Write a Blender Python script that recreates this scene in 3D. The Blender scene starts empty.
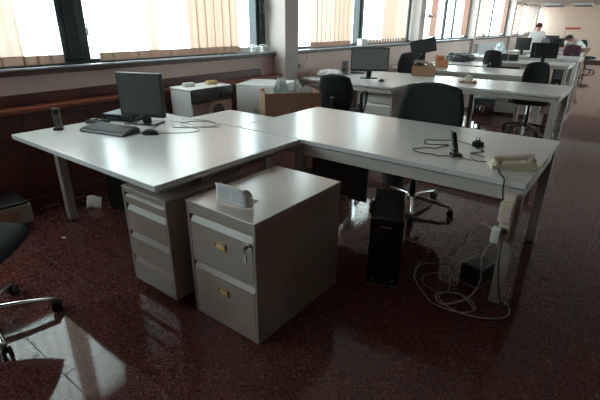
import bpy, bmesh, math, random
from mathutils import Vector, Matrix
random.seed(7)
SC = bpy.context.scene
COL = SC.collection
PI = math.pi
R = math.radians

# ------------------------------------------------------------------ materials
def new_mat(name):
    m = bpy.data.materials.new(name); m.use_nodes = True
    nt = m.node_tree; b = nt.nodes['Principled BSDF']
    return m, nt, b

def mat(name, col, rough=.5, metal=0., var=.06, scale=12., bump=0., bscale=60., spec=.5, coat=0., detail=3.):
    """a plain procedural surface: base colour with a little noise in it"""
    m, nt, b = new_mat(name)
    tc = nt.nodes.new('ShaderNodeTexCoord')
    n = nt.nodes.new('ShaderNodeTexNoise'); n.inputs['Scale'].default_value = scale
    n.inputs['Detail'].default_value = detail
    nt.links.new(tc.outputs['Object'], n.inputs['Vector'])
    r = nt.nodes.new('ShaderNodeValToRGB')
    c = Vector(col)
    r.color_ramp.elements[0].position = .3; r.color_ramp.elements[1].position = .7
    r.color_ramp.elements[0].color = (*(c*(1-var)), 1); r.color_ramp.elements[1].color = (*(c*(1+var)), 1)
    nt.links.new(n.outputs['Fac'], r.inputs['Fac']); nt.links.new(r.outputs['Color'], b.inputs['Base Color'])
    b.inputs['Roughness'].default_value = rough; b.inputs['Metallic'].default_value = metal
    b.inputs['Specular IOR Level'].default_value = spec
    b.inputs['Coat Weight'].default_value = coat
    if bump:
        n2 = nt.nodes.new('ShaderNodeTexNoise'); n2.inputs['Scale'].default_value = bscale
        nt.links.new(tc.outputs['Object'], n2.inputs['Vector'])
        bp = nt.nodes.new('ShaderNodeBump'); bp.inputs['Strength'].default_value = bump
        bp.inputs['Distance'].default_value = .004
        nt.links.new(n2.outputs['Fac'], bp.inputs['Height']); nt.links.new(bp.outputs['Normal'], b.inputs['Normal'])
    return m

M = {}
M['laminate'] = mat('grey laminate', (.64,.645,.63), .25, var=.03, scale=30, spec=.7)
M['laminate_far'] = M['laminate']
M['frame'] = mat('grey painted steel', (.46,.43,.385), .45, var=.03)
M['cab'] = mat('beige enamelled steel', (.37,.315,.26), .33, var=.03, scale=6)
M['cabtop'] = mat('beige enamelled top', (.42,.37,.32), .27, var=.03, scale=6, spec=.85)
M['black'] = mat('black plastic', (.012,.013,.014), .38)
M['blackgloss'] = mat('glossy black plastic', (.012,.013,.015), .2)
M['darkgrey'] = mat('dark grey plastic', (.035,.037,.04), .5)
M['keycap'] = mat('dark grey keycaps', (.085,.09,.095), .4)
M['panelgrey'] = mat('charcoal laminated board', (.12,.112,.112), .5)
M['bingrey'] = mat('grey bin plastic', (.13,.14,.145), .45)
M['midgrey'] = mat('mid grey plastic', (.16,.17,.175), .5)
M['screen'] = mat('dark matt screen', (.040,.050,.050), .32, spec=.6)
M['screen_lit'] = mat('matt screen greyed by painted light', (.17,.19,.185), .45)  # lit copy of the screen: light falling on it is put into the colour
M['fabric'] = mat('charcoal chair fabric', (.020,.025,.026), .9, var=.25, scale=220, bump=.35, bscale=400, spec=.3)
M['fabric_far'] = mat('black chair fabric', (.016,.019,.021), .9, var=.2, scale=120)
M['maroon'] = mat('maroon chair fabric', (.05,.015,.025), .9, var=.2, scale=120)
M['chrome'] = mat('chrome', (.78,.79,.8), .14, metal=1.)
M['steel'] = mat('brushed steel', (.55,.56,.57), .32, metal=1.)
M['white'] = mat('white enamel', (.80,.84,.84), .35, var=.02)
M['whiteplastic'] = mat('white plastic', (.70,.70,.66), .4)
M['ivory'] = mat('ivory plastic', (.62,.54,.41), .38)
M['paper'] = mat('white paper', (.72,.72,.70), .8)
M['beigepanel'] = mat('beige enamel', (.52,.43,.36), .4)
M['brass'] = mat('brass', (.62,.36,.14), .35, metal=.75)
M['card'] = mat('brown cardboard', (.38,.22,.15), .85, var=.08, scale=20)
M['cardin'] = mat('pale cardboard', (.50,.30,.19), .85, var=.08, scale=20)
M['orange'] = mat('orange cardboard', (.55,.24,.12), .8)
M['bag'] = mat('pale translucent bag plastic', (.62,.68,.68), .3, bump=.8, bscale=30)
M['darkbag'] = mat('dark grey bag plastic', (.10,.12,.13), .4, bump=.8, bscale=30)
M['cablewhite'] = mat('white cable', (.30,.26,.22), .5)
M['cableblack'] = mat('black cable', (.012,.012,.012), .5)
M['wood'] = mat('dark red brown wood', (.11,.036,.026), .38, var=.3, scale=8)
M['woodtop'] = mat('reddish brown wood', (.26,.075,.045), .33, var=.2, scale=8)
M['sillwood'] = mat('dark brown sill', (.10,.058,.048), .45, var=.2)
M['aluframe'] = mat('blackish green window frame', (.018,.028,.030), .42)
M['sillsteel'] = mat('grey sill rail', (.45,.48,.52), .35, metal=.5)
M['wall'] = mat('beige wall paint', (.78,.60,.53), .8, var=.04, scale=3)
M['pillar'] = mat('grey beige wall paint', (.60,.52,.47), .8, var=.03, scale=3)
M['farwall'] = mat('cream wall paint', (.78,.59,.48), .85, var=.02, scale=2)
M['ceiling'] = mat('ceiling paint', (.62,.55,.50), .9, var=.02)
M['sidewall'] = mat('side wall brown paint', (.15,.095,.075), .85, var=.03)
M['skirt'] = mat('brown skirting', (.07,.03,.025), .5)
M['skin'] = mat('skin', (.52,.22,.16), .55)
M['shirt'] = mat('white shirt cotton', (.68,.66,.65), .85)
M['trousers'] = mat('tan trousers cotton', (.30,.17,.11), .85)
M['darkcloth'] = mat('dark trousers cotton', (.03,.03,.035), .85)
M['hair'] = mat('dark brown hair', (.012,.009,.008), .6)
M['redhair'] = mat('reddish hair', (.20,.05,.035), .6)
M['shoe'] = mat('dark shoe leather', (.02,.015,.012), .5)
M['red'] = mat('red enamel', (.55,.05,.035), .45)
M['bluegrey'] = mat('blue grey steel', (.24,.32,.35), .4)
M['yellow'] = mat('ochre sponge', (.62,.42,.20), .9, bump=.4, bscale=90)
M['bluelight'] = mat('pale blue plastic', (.35,.55,.65), .4)
M['porthole'] = mat('grey smoked glass', (.10,.11,.11), .15)
M['slot'] = mat('dark recess', (.01,.01,.01), .8)
M['brownbox'] = mat('dark brown board', (.13,.055,.04), .7)

# floor: polished reddish brown stone tiles with dark and pale chips and thin joints
def floor_material():
    m, nt, b = new_mat('polished red brown stone tiles')
    L = nt.links; N = nt.nodes.new
    tc = N('ShaderNodeTexCoord')
    v = N('ShaderNodeTexVoronoi'); v.inputs['Scale'].default_value = 150
    L.new(tc.outputs['Object'], v.inputs['Vector'])
    wn = N('ShaderNodeSeparateColor'); L.new(v.outputs['Color'], wn.inputs['Color'])
    r = N('ShaderNodeValToRGB'); r.color_ramp.interpolation = 'CONSTANT'
    e = r.color_ramp.elements
    e[0].position = 0; e[0].color = (.040,.015,.012,1)
    e[1].position = .20; e[1].color = (.090,.029,.021,1)
    for p, c in ((.45,(.115,.039,.029,1)), (.68,(.068,.022,.017,1)), (.86,(.145,.058,.044,1)), (.975,(.18,.11,.09,1))):
        x = e.new(p); x.color = c
    L.new(wn.outputs['Red'], r.inputs['Fac'])
    n = N('ShaderNodeTexNoise'); n.inputs['Scale'].default_value = 1.6; L.new(tc.outputs['Object'], n.inputs['Vector'])
    mr = N('ShaderNodeMapRange'); mr.inputs['To Min'].default_value = .8; mr.inputs['To Max'].default_value = 1.25
    L.new(n.outputs['Fac'], mr.inputs['Value'])
    mul = N('ShaderNodeVectorMath'); mul.operation = 'SCALE'
    L.new(r.outputs['Color'], mul.inputs[0]); L.new(mr.outputs['Result'], mul.inputs['Scale'])
    # joints every 0.43 m both ways
    sx = N('ShaderNodeSeparateXYZ'); L.new(tc.outputs['Object'], sx.inputs['Vector'])
    ms = []
    for ax, off in (('X', 2.13), ('Y', -.53)):
        a = N('ShaderNodeMath'); a.operation = 'ADD'; a.inputs[1].default_value = off + 43*3; L.new(sx.outputs[ax], a.inputs[0])
        q = N('ShaderNodeMath'); q.operation = 'PINGPONG'; q.inputs[1].default_value = .215; L.new(a.outputs[0], q.inputs[0])
        lt = N('ShaderNodeMath'); lt.operation = 'LESS_THAN'; lt.inputs[1].default_value = .0026; L.new(q.outputs[0], lt.inputs[0])
        ms.append(lt)
    mx = N('ShaderNodeMath'); mx.operation = 'MAXIMUM'; L.new(ms[0].outputs[0], mx.inputs[0]); L.new(ms[1].outputs[0], mx.inputs[1])
    mc = N('ShaderNodeMix'); mc.data_type = 'RGBA'; L.new(mx.outputs[0], mc.inputs['Factor'])
    L.new(mul.outputs['Vector'], mc.inputs['A']); mc.inputs['B'].default_value = (.008,.005,.005,1)
    L.new(mc.outputs['Result'], b.inputs['Base Color'])
    rr = N('ShaderNodeMapRange'); rr.inputs['To Min'].default_value = .055; rr.inputs['To Max'].default_value = .5
    L.new(mx.outputs[0], rr.inputs['Value']); L.new(rr.outputs['Result'], b.inputs['Roughness'])
    n3 = N('ShaderNodeTexNoise'); n3.inputs['Scale'].default_value = 3.0; L.new(tc.outputs['Object'], n3.inputs['Vector'])
    bp = N('ShaderNodeBump'); bp.inputs['Strength'].default_value = .03; bp.inputs['Distance'].default_value = .01
    L.new(n3.outputs['Fac'], bp.inputs['Height']); L.new(bp.outputs['Normal'], b.inputs['Normal'])
    b.inputs['Specular IOR Level'].default_value = .38
    return m
M['floor'] = floor_material()

def blind_material(name, refl, trans):
    m, nt, b = new_mat(name); nt.nodes.remove(b)
    L = nt.links; N = nt.nodes.new
    out = nt.nodes['Material Output']
    tc = N('ShaderNodeTexCoord'); w = N('ShaderNodeTexWave'); w.wave_type = 'BANDS'; w.bands_direction = 'Y'  # soft bands put the shading of slat grooves into the fabric colour
    w.inputs['Scale'].default_value = 3.2; w.inputs['Distortion'].default_value = .6
    L.new(tc.outputs['Object'], w.inputs['Vector'])
    mr = N('ShaderNodeMapRange'); mr.inputs['To Min'].default_value = .88; mr.inputs['To Max'].default_value = 1.05
    L.new(w.outputs['Fac'], mr.inputs['Value'])
    vs = N('ShaderNodeVectorMath'); vs.operation = 'SCALE'; vs.inputs[0].default_value = trans; L.new(mr.outputs['Result'], vs.inputs['Scale'])
    d = N('ShaderNodeBsdfDiffuse'); d.inputs['Color'].default_value = (*refl, 1)
    t = N('ShaderNodeBsdfTranslucent'); L.new(vs.outputs['Vector'], t.inputs['Color'])
    a = N('ShaderNodeAddShader'); L.new(d.outputs[0], a.inputs[0]); L.new(t.outputs[0], a.inputs[1]); L.new(a.outputs[0], out.inputs['Surface'])
    return m
M['blind_thin'] = blind_material('thin white blind fabric', (.35,.33,.31), (.84,.82,.79))
M['blind_peach'] = blind_material('peach blind fabric', (.40,.29,.24), (.20,.132,.10))
M['blind_mid'] = blind_material('pale blind fabric', (.40,.34,.30), (.215,.155,.125))
M['blind_pink'] = blind_material('dusky pink blind fabric', (.36,.22,.18), (.12,.066,.05))
M['hem'] = blind_material('brown blind hem', (.30,.20,.155), (.05,.030,.022))

def glass_material():
    m, nt, b = new_mat('window glass'); nt.nodes.remove(b)
    L = nt.links; N = nt.nodes.new; out = nt.nodes['Material Output']
    t = N('ShaderNodeBsdfTransparent'); t.inputs['Color'].default_value = (.93,.97,.97,1)
    g = N('ShaderNodeBsdfGlossy'); g.inputs['Roughness'].default_value = .02
    f = N('ShaderNodeValue'); f.outputs[0].default_value = .05
    x = N('ShaderNodeMixShader'); L.new(f.outputs[0], x.inputs[0]); L.new(t.outputs[0], x.inputs[1]); L.new(g.outputs[0], x.inputs[2])
    L.new(x.outputs[0], out.inputs['Surface'])
    return m
M['glass'] = glass_material()

def print_material():
    """white sheet with two columns of small grey print"""
    m, nt, b = new_mat('printed sheet'); L = nt.links; N = nt.nodes.new
    tc = N('ShaderNodeTexCoord'); s = N('ShaderNodeSeparateXYZ'); L.new(tc.outputs['Object'], s.inputs['Vector'])
    def math_(op, a, bv):
        n = N('ShaderNodeMath'); n.operation = op
        if isinstance(a, float): n.inputs[0].default_value = a
        else: L.new(a, n.inputs[0])
        if isinstance(bv, float): n.inputs[1].default_value = bv
        else: L.new(bv, n.inputs[1])
        return n.outputs[0]
    z = s.outputs['Z']; x = s.outputs['X']
    lines = math_('LESS_THAN', math_('PINGPONG', z, .0035), .0013)
    band = math_('MULTIPLY', math_('GREATER_THAN', z, .018), math_('LESS_THAN', z, .072))
    colsx = math_('GREATER_THAN', math_('PINGPONG', math_('ADD', x, 1.0), .05), .008)
    no = N('ShaderNodeTexNoise'); no.inputs['Scale'].default_value = 260; L.new(tc.outputs['Object'], no.inputs['Vector'])
    words = math_('GREATER_THAN', no.outputs['Fac'], .46)
    f = math_('MULTIPLY', math_('MULTIPLY', lines, band), math_('MULTIPLY', colsx, words))
    mx = N('ShaderNodeMix'); mx.data_type = 'RGBA'; L.new(f, mx.inputs['Factor'])
    mx.inputs['A'].default_value = (.72,.72,.72,1); mx.inputs['B'].default_value = (.25,.28,.34,1)
    L.new(mx.outputs['Result'], b.inputs['Base Color']); b.inputs['Roughness'].default_value = .8
    return m
M['print'] = print_material()

# ------------------------------------------------------------------ mesh helpers
class MB:
    """collects shapes, then links them as one mesh object"""
    def __init__(s): s.bm = bmesh.new(); s.mats = []
    def _m(s, m):
        if m is None: return 0
        if m not in s.mats: s.mats.append(m)
        return s.mats.index(m)
    def _fin(s, faces, m, smooth=False):
        i = s._m(m)
        for f in faces: f.material_index = i; f.smooth = smooth
    def box(s, x0, x1, y0, y1, z0, z1, bev=0., m=None, rot=0., seg=2, mtx=None):
        r = bmesh.ops.create_cube(s.bm, size=1.)
        vs = r['verts']; c = Vector(((x0+x1)/2, (y0+y1)/2, (z0+z1)/2))
        for v in vs: v.co = Vector((v.co.x*(x1-x0), v.co.y*(y1-y0), v.co.z*(z1-z0)))
        fs = set(f for v in vs for f in v.link_faces)
        if bev > 0:
            es = list(set(e for v in vs for e in v.link_edges))
            rr = bmesh.ops.bevel(s.bm, geom=es, offset=bev, segments=seg, profile=.5, affect='EDGES')
            vs = list(set(rr['verts']) | set(v for v in vs if v.is_valid))
            fs = set(f for v in vs for f in v.link_faces)
        mt = Matrix.Translation(c) @ Matrix.Rotation(rot, 4, 'Z')
        if mtx is not None: mt = mtx @ mt
        for v in vs: v.co = mt @ v.co
        s._fin(fs, m)
        return vs
    def cyl(s, p0, p1, r0, r1=None, n=20, m=None, cap=True, smooth=True):
        if r1 is None: r1 = r0
        p0, p1 = Vector(p0), Vector(p1); d = (p1-p0).normalized()
        a = d.orthogonal().normalized(); b = d.cross(a)
        A = [s.bm.verts.new(p0 + (a*math.cos(2*PI*i/n) + b*math.sin(2*PI*i/n))*r0) for i in range(n)]
        B = [s.bm.verts.new(p1 + (a*math.cos(2*PI*i/n) + b*math.sin(2*PI*i/n))*r1) for i in range(n)]
        fs = [s.bm.faces.new((A[i], A[(i+1)%n], B[(i+1)%n], B[i])) for i in range(n)]
        s._fin(fs, m, smooth)
        if cap: s._fin([s.bm.faces.new(A[::-1]), s.bm.faces.new(B)], m)
    def lathe(s, c, prof, n=24, m=None, axis='Z'):
        """profile = [(radius, height)...] turned about the axis through c"""
        c = Vector(c); rings = []
        for r, h in prof:
            ring = []
            for i in range(n):
                a = 2*PI*i/n; p = Vector((r*math.cos(a), r*math.sin(a), h))
                if axis == 'X': p = Vector((p.z, p.x, p.y))
                if axis == 'Y': p = Vector((p.x, p.z, p.y))
                ring.append(s.bm.verts.new(c+p))
            rings.append(ring)
        fs = []
        for A, B in zip(rings, rings[1:]):
            fs += [s.bm.faces.new((A[i], A[(i+1)%n], B[(i+1)%n], B[i])) for i in range(n)]
        fs += [s.bm.faces.new(rings[0][::-1]), s.bm.faces.new(rings[-1])]
        s._fin(fs, m, True)
    def tube(s, pts, r, n=8, m=None, smooth=4, flat=1.):
        P = catmull([Vector(p) for p in pts], smooth) if smooth > 1 else [Vector(p) for p in pts]
        t = (P[1]-P[0]).normalized(); a = t.orthogonal().normalized()
        rings = []
        for i, p in enumerate(P):
            t2 = (P[min(i+1, len(P)-1)] - P[max(i-1, 0)])
            if t2.length < 1e-9: t2 = t
            t2.normalize(); a = (a - t2*a.dot(t2))
            if a.length < 1e-6: a = t2.orthogonal()
            a.normalize(); b = t2.cross(a)
            rr = r(i/(len(P)-1)) if callable(r) else r
            rings.append([s.bm.verts.new(p + (a*math.cos(2*PI*k/n)*flat + b*math.sin(2*PI*k/n))*rr) for k in range(n)])
        fs = []
        for A, B in zip(rings, rings[1:]):
            fs += [s.bm.faces.new((A[i], A[(i+1)%n], B[(i+1)%n], B[i])) for i in range(n)]
        fs += [s.bm.faces.new(rings[0][::-1]), s.bm.faces.new(rings[-1])]
        s._fin(fs, m, True)
    def prism(s, poly, axis, a0, a1, m=None, smooth=False):
        """extrude a 2D polygon along an axis"""
        def P(u, v, w):
            return {'X': (w, u, v), 'Y': (u, w, v), 'Z': (u, v, w)}[axis]
        A = [s.bm.verts.new(P(u, v, a0)) for u, v in poly]; B = [s.bm.verts.new(P(u, v, a1)) for u, v in poly]
        n = len(poly)
        fs = [s.bm.faces.new((A[i], A[(i+1)%n], B[(i+1)%n], B[i])) for i in range(n)]
        s._fin(fs, m, smooth); s._fin([s.bm.faces.new(A[::-1]), s.bm.faces.new(B)], m)
    def grid(s, fn, nu, nv, m=None, smooth=True, thick=0.):
        V = [[s.bm.verts.new(fn(i/nu, j/nv)) for j in range(nv+1)] for i in range(nu+1)]
        fs = [s.bm.faces.new((V[i][j], V[i+1][j], V[i+1][j+1], V[i][j+1])) for i in range(nu) for j in range(nv)]
        s._fin(fs, m, smooth)
        if thick:
            s.bm.normal_update()
            bmesh.ops.solidify(s.bm, geom=fs, thickness=thick)
    def pad(s, fn, nx=16, ny=16, m=None):
        """closed cushion: fn(u,v,side) with u,v in -1..1 on a squircle outline"""
        top = {}; bot = {}
        for i in range(nx+1):
            for j in range(ny+1):
                u, v = 2*i/nx-1, 2*j/ny-1
                x = u*math.sqrt(1-v*v/2*.55); y = v*math.sqrt(1-u*u/2*.55)
                top[i,j] = s.bm.verts.new(fn(x, y, 1, u, v))
                if 0 < i < nx and 0 < j < ny: bot[i,j] = s.bm.verts.new(fn(x, y, -1, u, v))
                else: bot[i,j] = top[i,j]
        fs = []
        for i in range(nx):
            for j in range(ny):
                fs.append(s.bm.faces.new((top[i,j], top[i+1,j], top[i+1,j+1], top[i,j+1])))
                q = [bot[i,j], bot[i,j+1], bot[i+1,j+1], bot[i+1,j]]
                if all(a is b for a, b in zip(sorted(q, key=id), sorted([top[i,j], top[i+1,j], top[i+1,j+1], top[i,j+1]], key=id))): continue
                try: fs.append(s.bm.faces.new(q))
                except ValueError: pass
        s._fin(fs, m, True)
    def build(s, name, material=None, parent=None, loc=None, rotz=0.):
        if material is not None and not s.mats: s.mats = [material]
        bmesh.ops.recalc_face_normals(s.bm, faces=s.bm.faces)
        me = bpy.data.meshes.new(name); s.bm.to_mesh(me); s.bm.free()
        for m_ in s.mats: me.materials.append(m_)
        o = bpy.data.objects.new(name, me); COL.objects.link(o)
        if parent is not None: o.parent = parent
        if loc is not None: o.location = loc
        o.rotation_euler.z = rotz
        return o

def catmull(P, k):
    out = []
    for i in range(len(P)-1):
        p0, p1, p2, p3 = P[max(i-1, 0)], P[i], P[i+1], P[min(i+2, len(P)-1)]
        for j in range(k):
            t = j/k
            out.append(.5*((2*p1) + (p2-p0)*t + (2*p0-5*p1+4*p2-p3)*t*t + (3*p1-p0-3*p2+p3)*t**3))
    out.append(P[-1]); return out

def tag(o, label, cat, group=None, kind=None):
    o['label'] = label; o['category'] = cat
    if group: o['group'] = group
    if kind: o['kind'] = kind
    return o
def thing(name, label, cat, loc=(0,0,0), rotz=0., group=None):
    o = bpy.data.objects.new(name, None); COL.objects.link(o); o.empty_display_size = .1
    o.location = loc; o.rotation_euler.z = rotz
    return tag(o, label, cat, group)
def struct(o, label=None):
    o['kind'] = 'structure'
    if label: o['label'] = label
    return o
def copy_tree(o, parent=None):
    c = o.copy(); COL.objects.link(c)
    c.parent = parent
    for ch in [x for x in bpy.data.objects if x.parent == o]: copy_tree(ch, c)
    return c
def dup(root, label, loc, rotz=0., group=None):
    c = copy_tree(root); c.location = loc; c.rotation_euler.z = rotz; c['label'] = label
    if group: c['group'] = group
    return c
def box_obj(name, dims, m, parent=None, bev=0.):
    b = MB(); b.box(*dims, bev=bev); return b.build(name, m, parent)

# ------------------------------------------------------------------ the room
CEIL = 3.0
HEAD = 2.55
LOW = 2.22              # the lowered ceiling over the far end
YL = 17.2
XW = -3.93            # window wall below the sill
YB, YF, XR = -3.2, 22.6, 2.9
b = MB(); b.box(-4.2, XR+.1, YB-.1, YF+.1, -.1, 0); struct(b.build('floor', M['floor']), 'polished reddish brown speckled stone floor')
b = MB(); b.box(-4.2, XR+.1, YB-.1, YF+.1, CEIL, CEIL+.1); b.box(-4.2, XR, YL, YF, LOW, CEIL); struct(b.build('ceiling', M['ceiling']))
b = MB(); b.box(-4.25, XW, YB, YF, 0, 1.04); struct(b.build('wall_left', M['wall']), 'beige wall under the windows')
b = MB(); b.box(-4.2, XR, YF, YF+.1, 0, CEIL); struct(b.build('wall_back', M['farwall']))
b = MB(); b.box(-4.2, XR, YB-.1, YB, 0, CEIL); struct(b.build('wall_front', M['sidewall']))
b = MB(); b.box(XR, XR+.1, YB, 8.5, 0, CEIL); b.box(XR, XR+.1, 8.5, YF, 0, .95); b.box(XR, XR+.1, 8.5, YF, 2.2, CEIL)
for k in range(7): b.box(XR, XR+.1, 8.5+k*2.0, 8.7+k*2.0, .95, 2.2)
struct(b.build('wall_right', M['sidewall']))
b = MB()
for k in range(14): b.box(XR+.02, XR+.07, 8.7+k*1.0, 8.76+k*1.0, .95, 2.2)
b.box(XR+.02, XR+.07, 8.7, YF, .95, 1.0); b.box(XR+.02, XR+.07, 8.7, YF, 2.15, 2.2)
wr = struct(b.build('window_8', M['aluframe']), 'added unseen windows across the aisle, lighting the far end')  # added in the unseen side wall to brighten far wall and aisle floor
b = MB(); b.box(XR+.044, XR+.048, 8.7, YF, .97, 2.18); b.build('pane', M['glass'], wr)
b = MB(); b.box(-3.9, XR, YF-.015, YF, 0, .10); struct(b.build('baseboard_back', M['skirt']))
b = MB(); b.box(XW, XW+.015, 4.86, YF-.015, 0, .09); struct(b.build('baseboard_left', M['skirt']))

pillars = [(.10,.40), (4.56,4.84), (9.18,9.44), (13.05,13.25), (17.25,17.45), (21.35,21.55)]
for k, (a, c) in enumerate(pillars):
    b = MB(); b.box(-4.25, -3.71 if k < 2 else -3.85, a, c, 0, CEIL)
    struct(b.build('trim_%d' % (k+1), M['pillar']), 'square pillar between windows')

def top(y): return HEAD if y < YL-.1 else LOW
edges = [(YB, .10)] + [(pillars[i][1], pillars[i+1][0]) for i in range(5)] + [(21.6, YF)]
# upright frame members of each bay (centre y, width)
b = MB(); b.box(-4.25, -4.0, YB, YL, HEAD, CEIL); struct(b.build('wall_left_upper', M['wall']))
mull = {0: [(-1.6,.10)], 1: [(.45,.10), (1.99,.26), (4.44,.17)], 2: [(4.9,.06), (7.04,.15), (9.02,.10)],
        3: [(9.48,.06), (11.2,.12), (11.85,.06), (12.98,.10)], 4: [(13.3,.06), (14.75,.12), (15.35,.06), (17.2,.10)],
        5: [(17.5,.06), (19.3,.12), (21.3,.08)], 6: [(21.65,.06)]}
for k, (a, c) in enumerate(edges):
    b = MB()
    b.box(-4.14, -4.03, a, c, 1.04, 1.13); tp = top(a); b.box(-4.14, -4.03, a, c, tp-.08, tp)
    for (y, w) in mull[k]: b.box(-4.15 if k < 3 else -4.10, -4.02 if k < 3 else -4.05, y-w/2, y+w/2, 1.13, tp-.08, .006)
    for (y, w) in mull[k]:
        if w > .13 and k < 3: b.box(-4.02, -4.005, y-w*.22, y+w*.22, 1.14, tp-.08, .004)
    w = struct(b.build('window_%d' % (k+1), M['aluframe']), 'dark framed window bay')
    g = MB(); g.box(-4.09, -4.084, a, c, 1.10, tp-.04); g.build('pane', M['glass'], w)
    s = MB(); s.box(-4.03, -3.86, a, c, 1.045, 1.085, .004)
    s.box(-4.02, -3.885, a, c, 1.085, 1.092, m=None)
    sl = struct(s.build('trim_%d' % (k+7), M['sillwood']), 'dark brown window sill')
    s = MB(); s.box(-3.93, -3.862, a, c, 1.0855, 1.10, .003); s.build('rail', M['sillsteel'], sl)
b = MB(); b.box(-.035,.0,-.03,.03,-.08,.08,.004); b.cyl((.0,0,.03),(.02,0,.03),.008); b.box(.01,.025,-.008,.008,-.07,.05,.004)
o = b.build('window_handle', M['black'], bpy.data.objects['window_2'])
o.location = (-3.985, 4.44, 1.62)

# wooden radiator cover along the first bays
b = MB()
b.box(XW+.003, -3.77, YB+.01, 4.53, 0, .78)
y = YB+.3
while y < 4.5:
    b.box(-3.772, -3.762, y, min(y+.50, 4.52), .12, .74, .004); y += .53
cov = tag(b.build('radiator_cover', M['wood']), 'long dark red-brown panelled wooden casing below the nearest windows', 'radiator cover')
b = MB(); b.box(XW, -3.735, YB+.01, 4.54, .78, .815, .006); b.build('ledge', M['woodtop'], cov)
b = MB(); b.box(XW, XW+.02, YB+.01, 4.30, .815, .90, .004); b.build('back_strip', M['wood'], cov)
b = MB(); b.box(-3.764, -3.74, YB+.01, 4.53, 0, .09, .004); b.build('skirting', M['wood'], cov)

# ------------------------------------------------------------------ vertical blinds
def blind(y0, y1, panels, label, lean=0., z0=1.12, hem=True, group='vertical blinds in the windows'):
    t = thing('vertical_blind', label, 'blind', (-3.965, (y0+y1)/2, z0), group=group)
    yc = (y0+y1)/2
    hh = (HEAD if y1 < YL else LOW)-.03-z0
    for (a, c, kind) in panels:
        n = max(1, round((c-a)/.12)); step = (c-a)/n
        mb = MB()
        for i in range(n):
            ya = a + i*step - yc; yb = ya + step*1.11
            V = [mb.bm.verts.new(p) for p in ((.002, ya, .06), (-.002, yb, .06), (-.002, yb-lean, hh), (.002, ya-lean, hh))]
            mb.bm.faces.new(V)
        mb.build('fabric_panel', M['blind_'+kind], t)
        if hem:
            h = MB()
            for i in range(n):
                ya = a + i*step - yc; yb = ya + step*1.11
                h.bm.faces.new([h.bm.verts.new(p) for p in ((.007, ya, -.005), (-.002, yb, -.005), (-.002, yb, .065), (.007, ya, .065))])
            h.build('hem', M['hem'], t)
    r = MB(); r.box(-.03, .03, y0-yc, y1-yc, hh, hh+.028, .004); r.build('head_rail', M['whiteplastic'], t)
    return t
blind(.46, 1.84, [(.46,1.36,'thin'), (1.36,1.52,'mid'), (1.52,1.84,'thin')], 'white vertical blind with a peach strip, at the left edge of the photo', lean=0)
blind(2.17, 3.96, [(2.17,2.70,'thin'), (2.70,2.82,'mid'), (2.82,3.22,'thin'), (3.22,3.96,'peach')], 'vertical blind with a broad peach strip beside the window with the handle')
blind(5.45, 6.62, [(5.45,5.62,'mid'), (5.62,6.10,'mid'), (6.10,6.62,'peach')], 'pale peach vertical blind just past the nearest pillar')
blind(7.12, 9.0, [(7.12,7.72,'thin'), (7.72,8.28,'peach'), (8.28,8.78,'mid')], 'white and peach vertical blind above the grey-screened monitor')
blind(9.95, 10.9, [(10.0,10.42,'pink')], 'narrow dusky pink strip of blind past the second pillar', hem=False)
blind(11.95, 12.7, [(12.2,12.65,'pink')], 'dusky pink strip of blind before the third pillar', hem=False)
blind(13.35, 14.65, [(13.7,14.55,'mid')], 'pale vertical blind right after the third pillar')
blind(15.45, 16.9, [(15.45,15.8,'mid'), (16.2,16.7,'pink')], 'dusky pink vertical blind before the fourth pillar', hem=False)
blind(17.55, 19.2, [(17.6,19.1,'peach')], 'peach vertical blind right after the fourth pillar')
blind(19.5, 21.25, [(19.8,21.2,'mid')], 'last vertical blind near the far wall of the room')
blind(-2.9, -2.1, [(-2.9,-2.1,'thin')], 'short white blind over the window behind the left edge of the view')
# blind cord with weight
b = MB(); b.tube([(-3.94,2.13,2.48),(-3.945,2.11,2.0),(-3.94,2.085,1.40)], .006, n=6)
c = tag(b.build('blind_cord', M['whiteplastic']), 'white cord hanging in front of the thick dark window post', 'cord')
b = MB(); b.lathe((-3.94,2.083,1.33), [(.004,.08),(.009,.06),(.011,.0)], n=10); b.build('cord_weight', M['whiteplastic'], c)

# ------------------------------------------------------------------ desks
def table(name, label, x0, x1, y0, y1, legs, ztop=.73, slab=.032, beam=.07, inset=.035, lw=.06, group=None, m=None, beams=True, panel=None, cat='desk'):
    cx, cy = (x0+x1)/2, (y0+y1)/2
    t = thing(name, label, cat, (cx, cy, 0), group=group)
    X0, X1, Y0, Y1 = x0-cx, x1-cx, y0-cy, y1-cy
    b = MB(); b.box(X0, X1, Y0, Y1, ztop-slab, ztop, .004); b.build('tabletop', M['laminate'], t)
    zt = ztop-slab-.008
    if beams:
        b = MB()
        b.box(X0+inset, X1-inset, Y0+inset-.02, Y0+inset+.02, zt-beam, zt, .003)
        b.box(X0+inset, X1-inset, Y1-inset-.02, Y1-inset+.02, zt-beam, zt, .003)
        b.box(X0+inset-.02, X0+inset+.02, Y0+inset, Y1-inset, zt-beam, zt, .003)
        b.box(X1-inset-.02, X1-inset+.02, Y0+inset, Y1-inset, zt-beam, zt, .003)
        b.box(X0+inset+.05, X1-inset-.05, Y0+inset+.03, Y1-inset-.03, zt, zt+.009)
        b.build('frame', M['frame'], t)
    for (lx, ly) in legs:
        b = MB(); b.box(lx-lw/2, lx+lw/2, ly-lw/2, ly+lw/2, .012, zt-(0 if not beams else .002), .004)
        o = b.build('leg', M['frame'], t, (-cx, -cy, 0))
        f = MB(); f.cyl((lx,ly,0), (lx,ly,.012), .024); f.build('foot', M['black'], o)
    if panel:
        (a, c, py, za, zb) = panel
        b = MB(); b.box(a-cx, c-cx, py-cy-.01, py-cy+.01, za, zb, .003); b.build('modesty_panel', M['darkgrey'], t)
    return t

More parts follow.
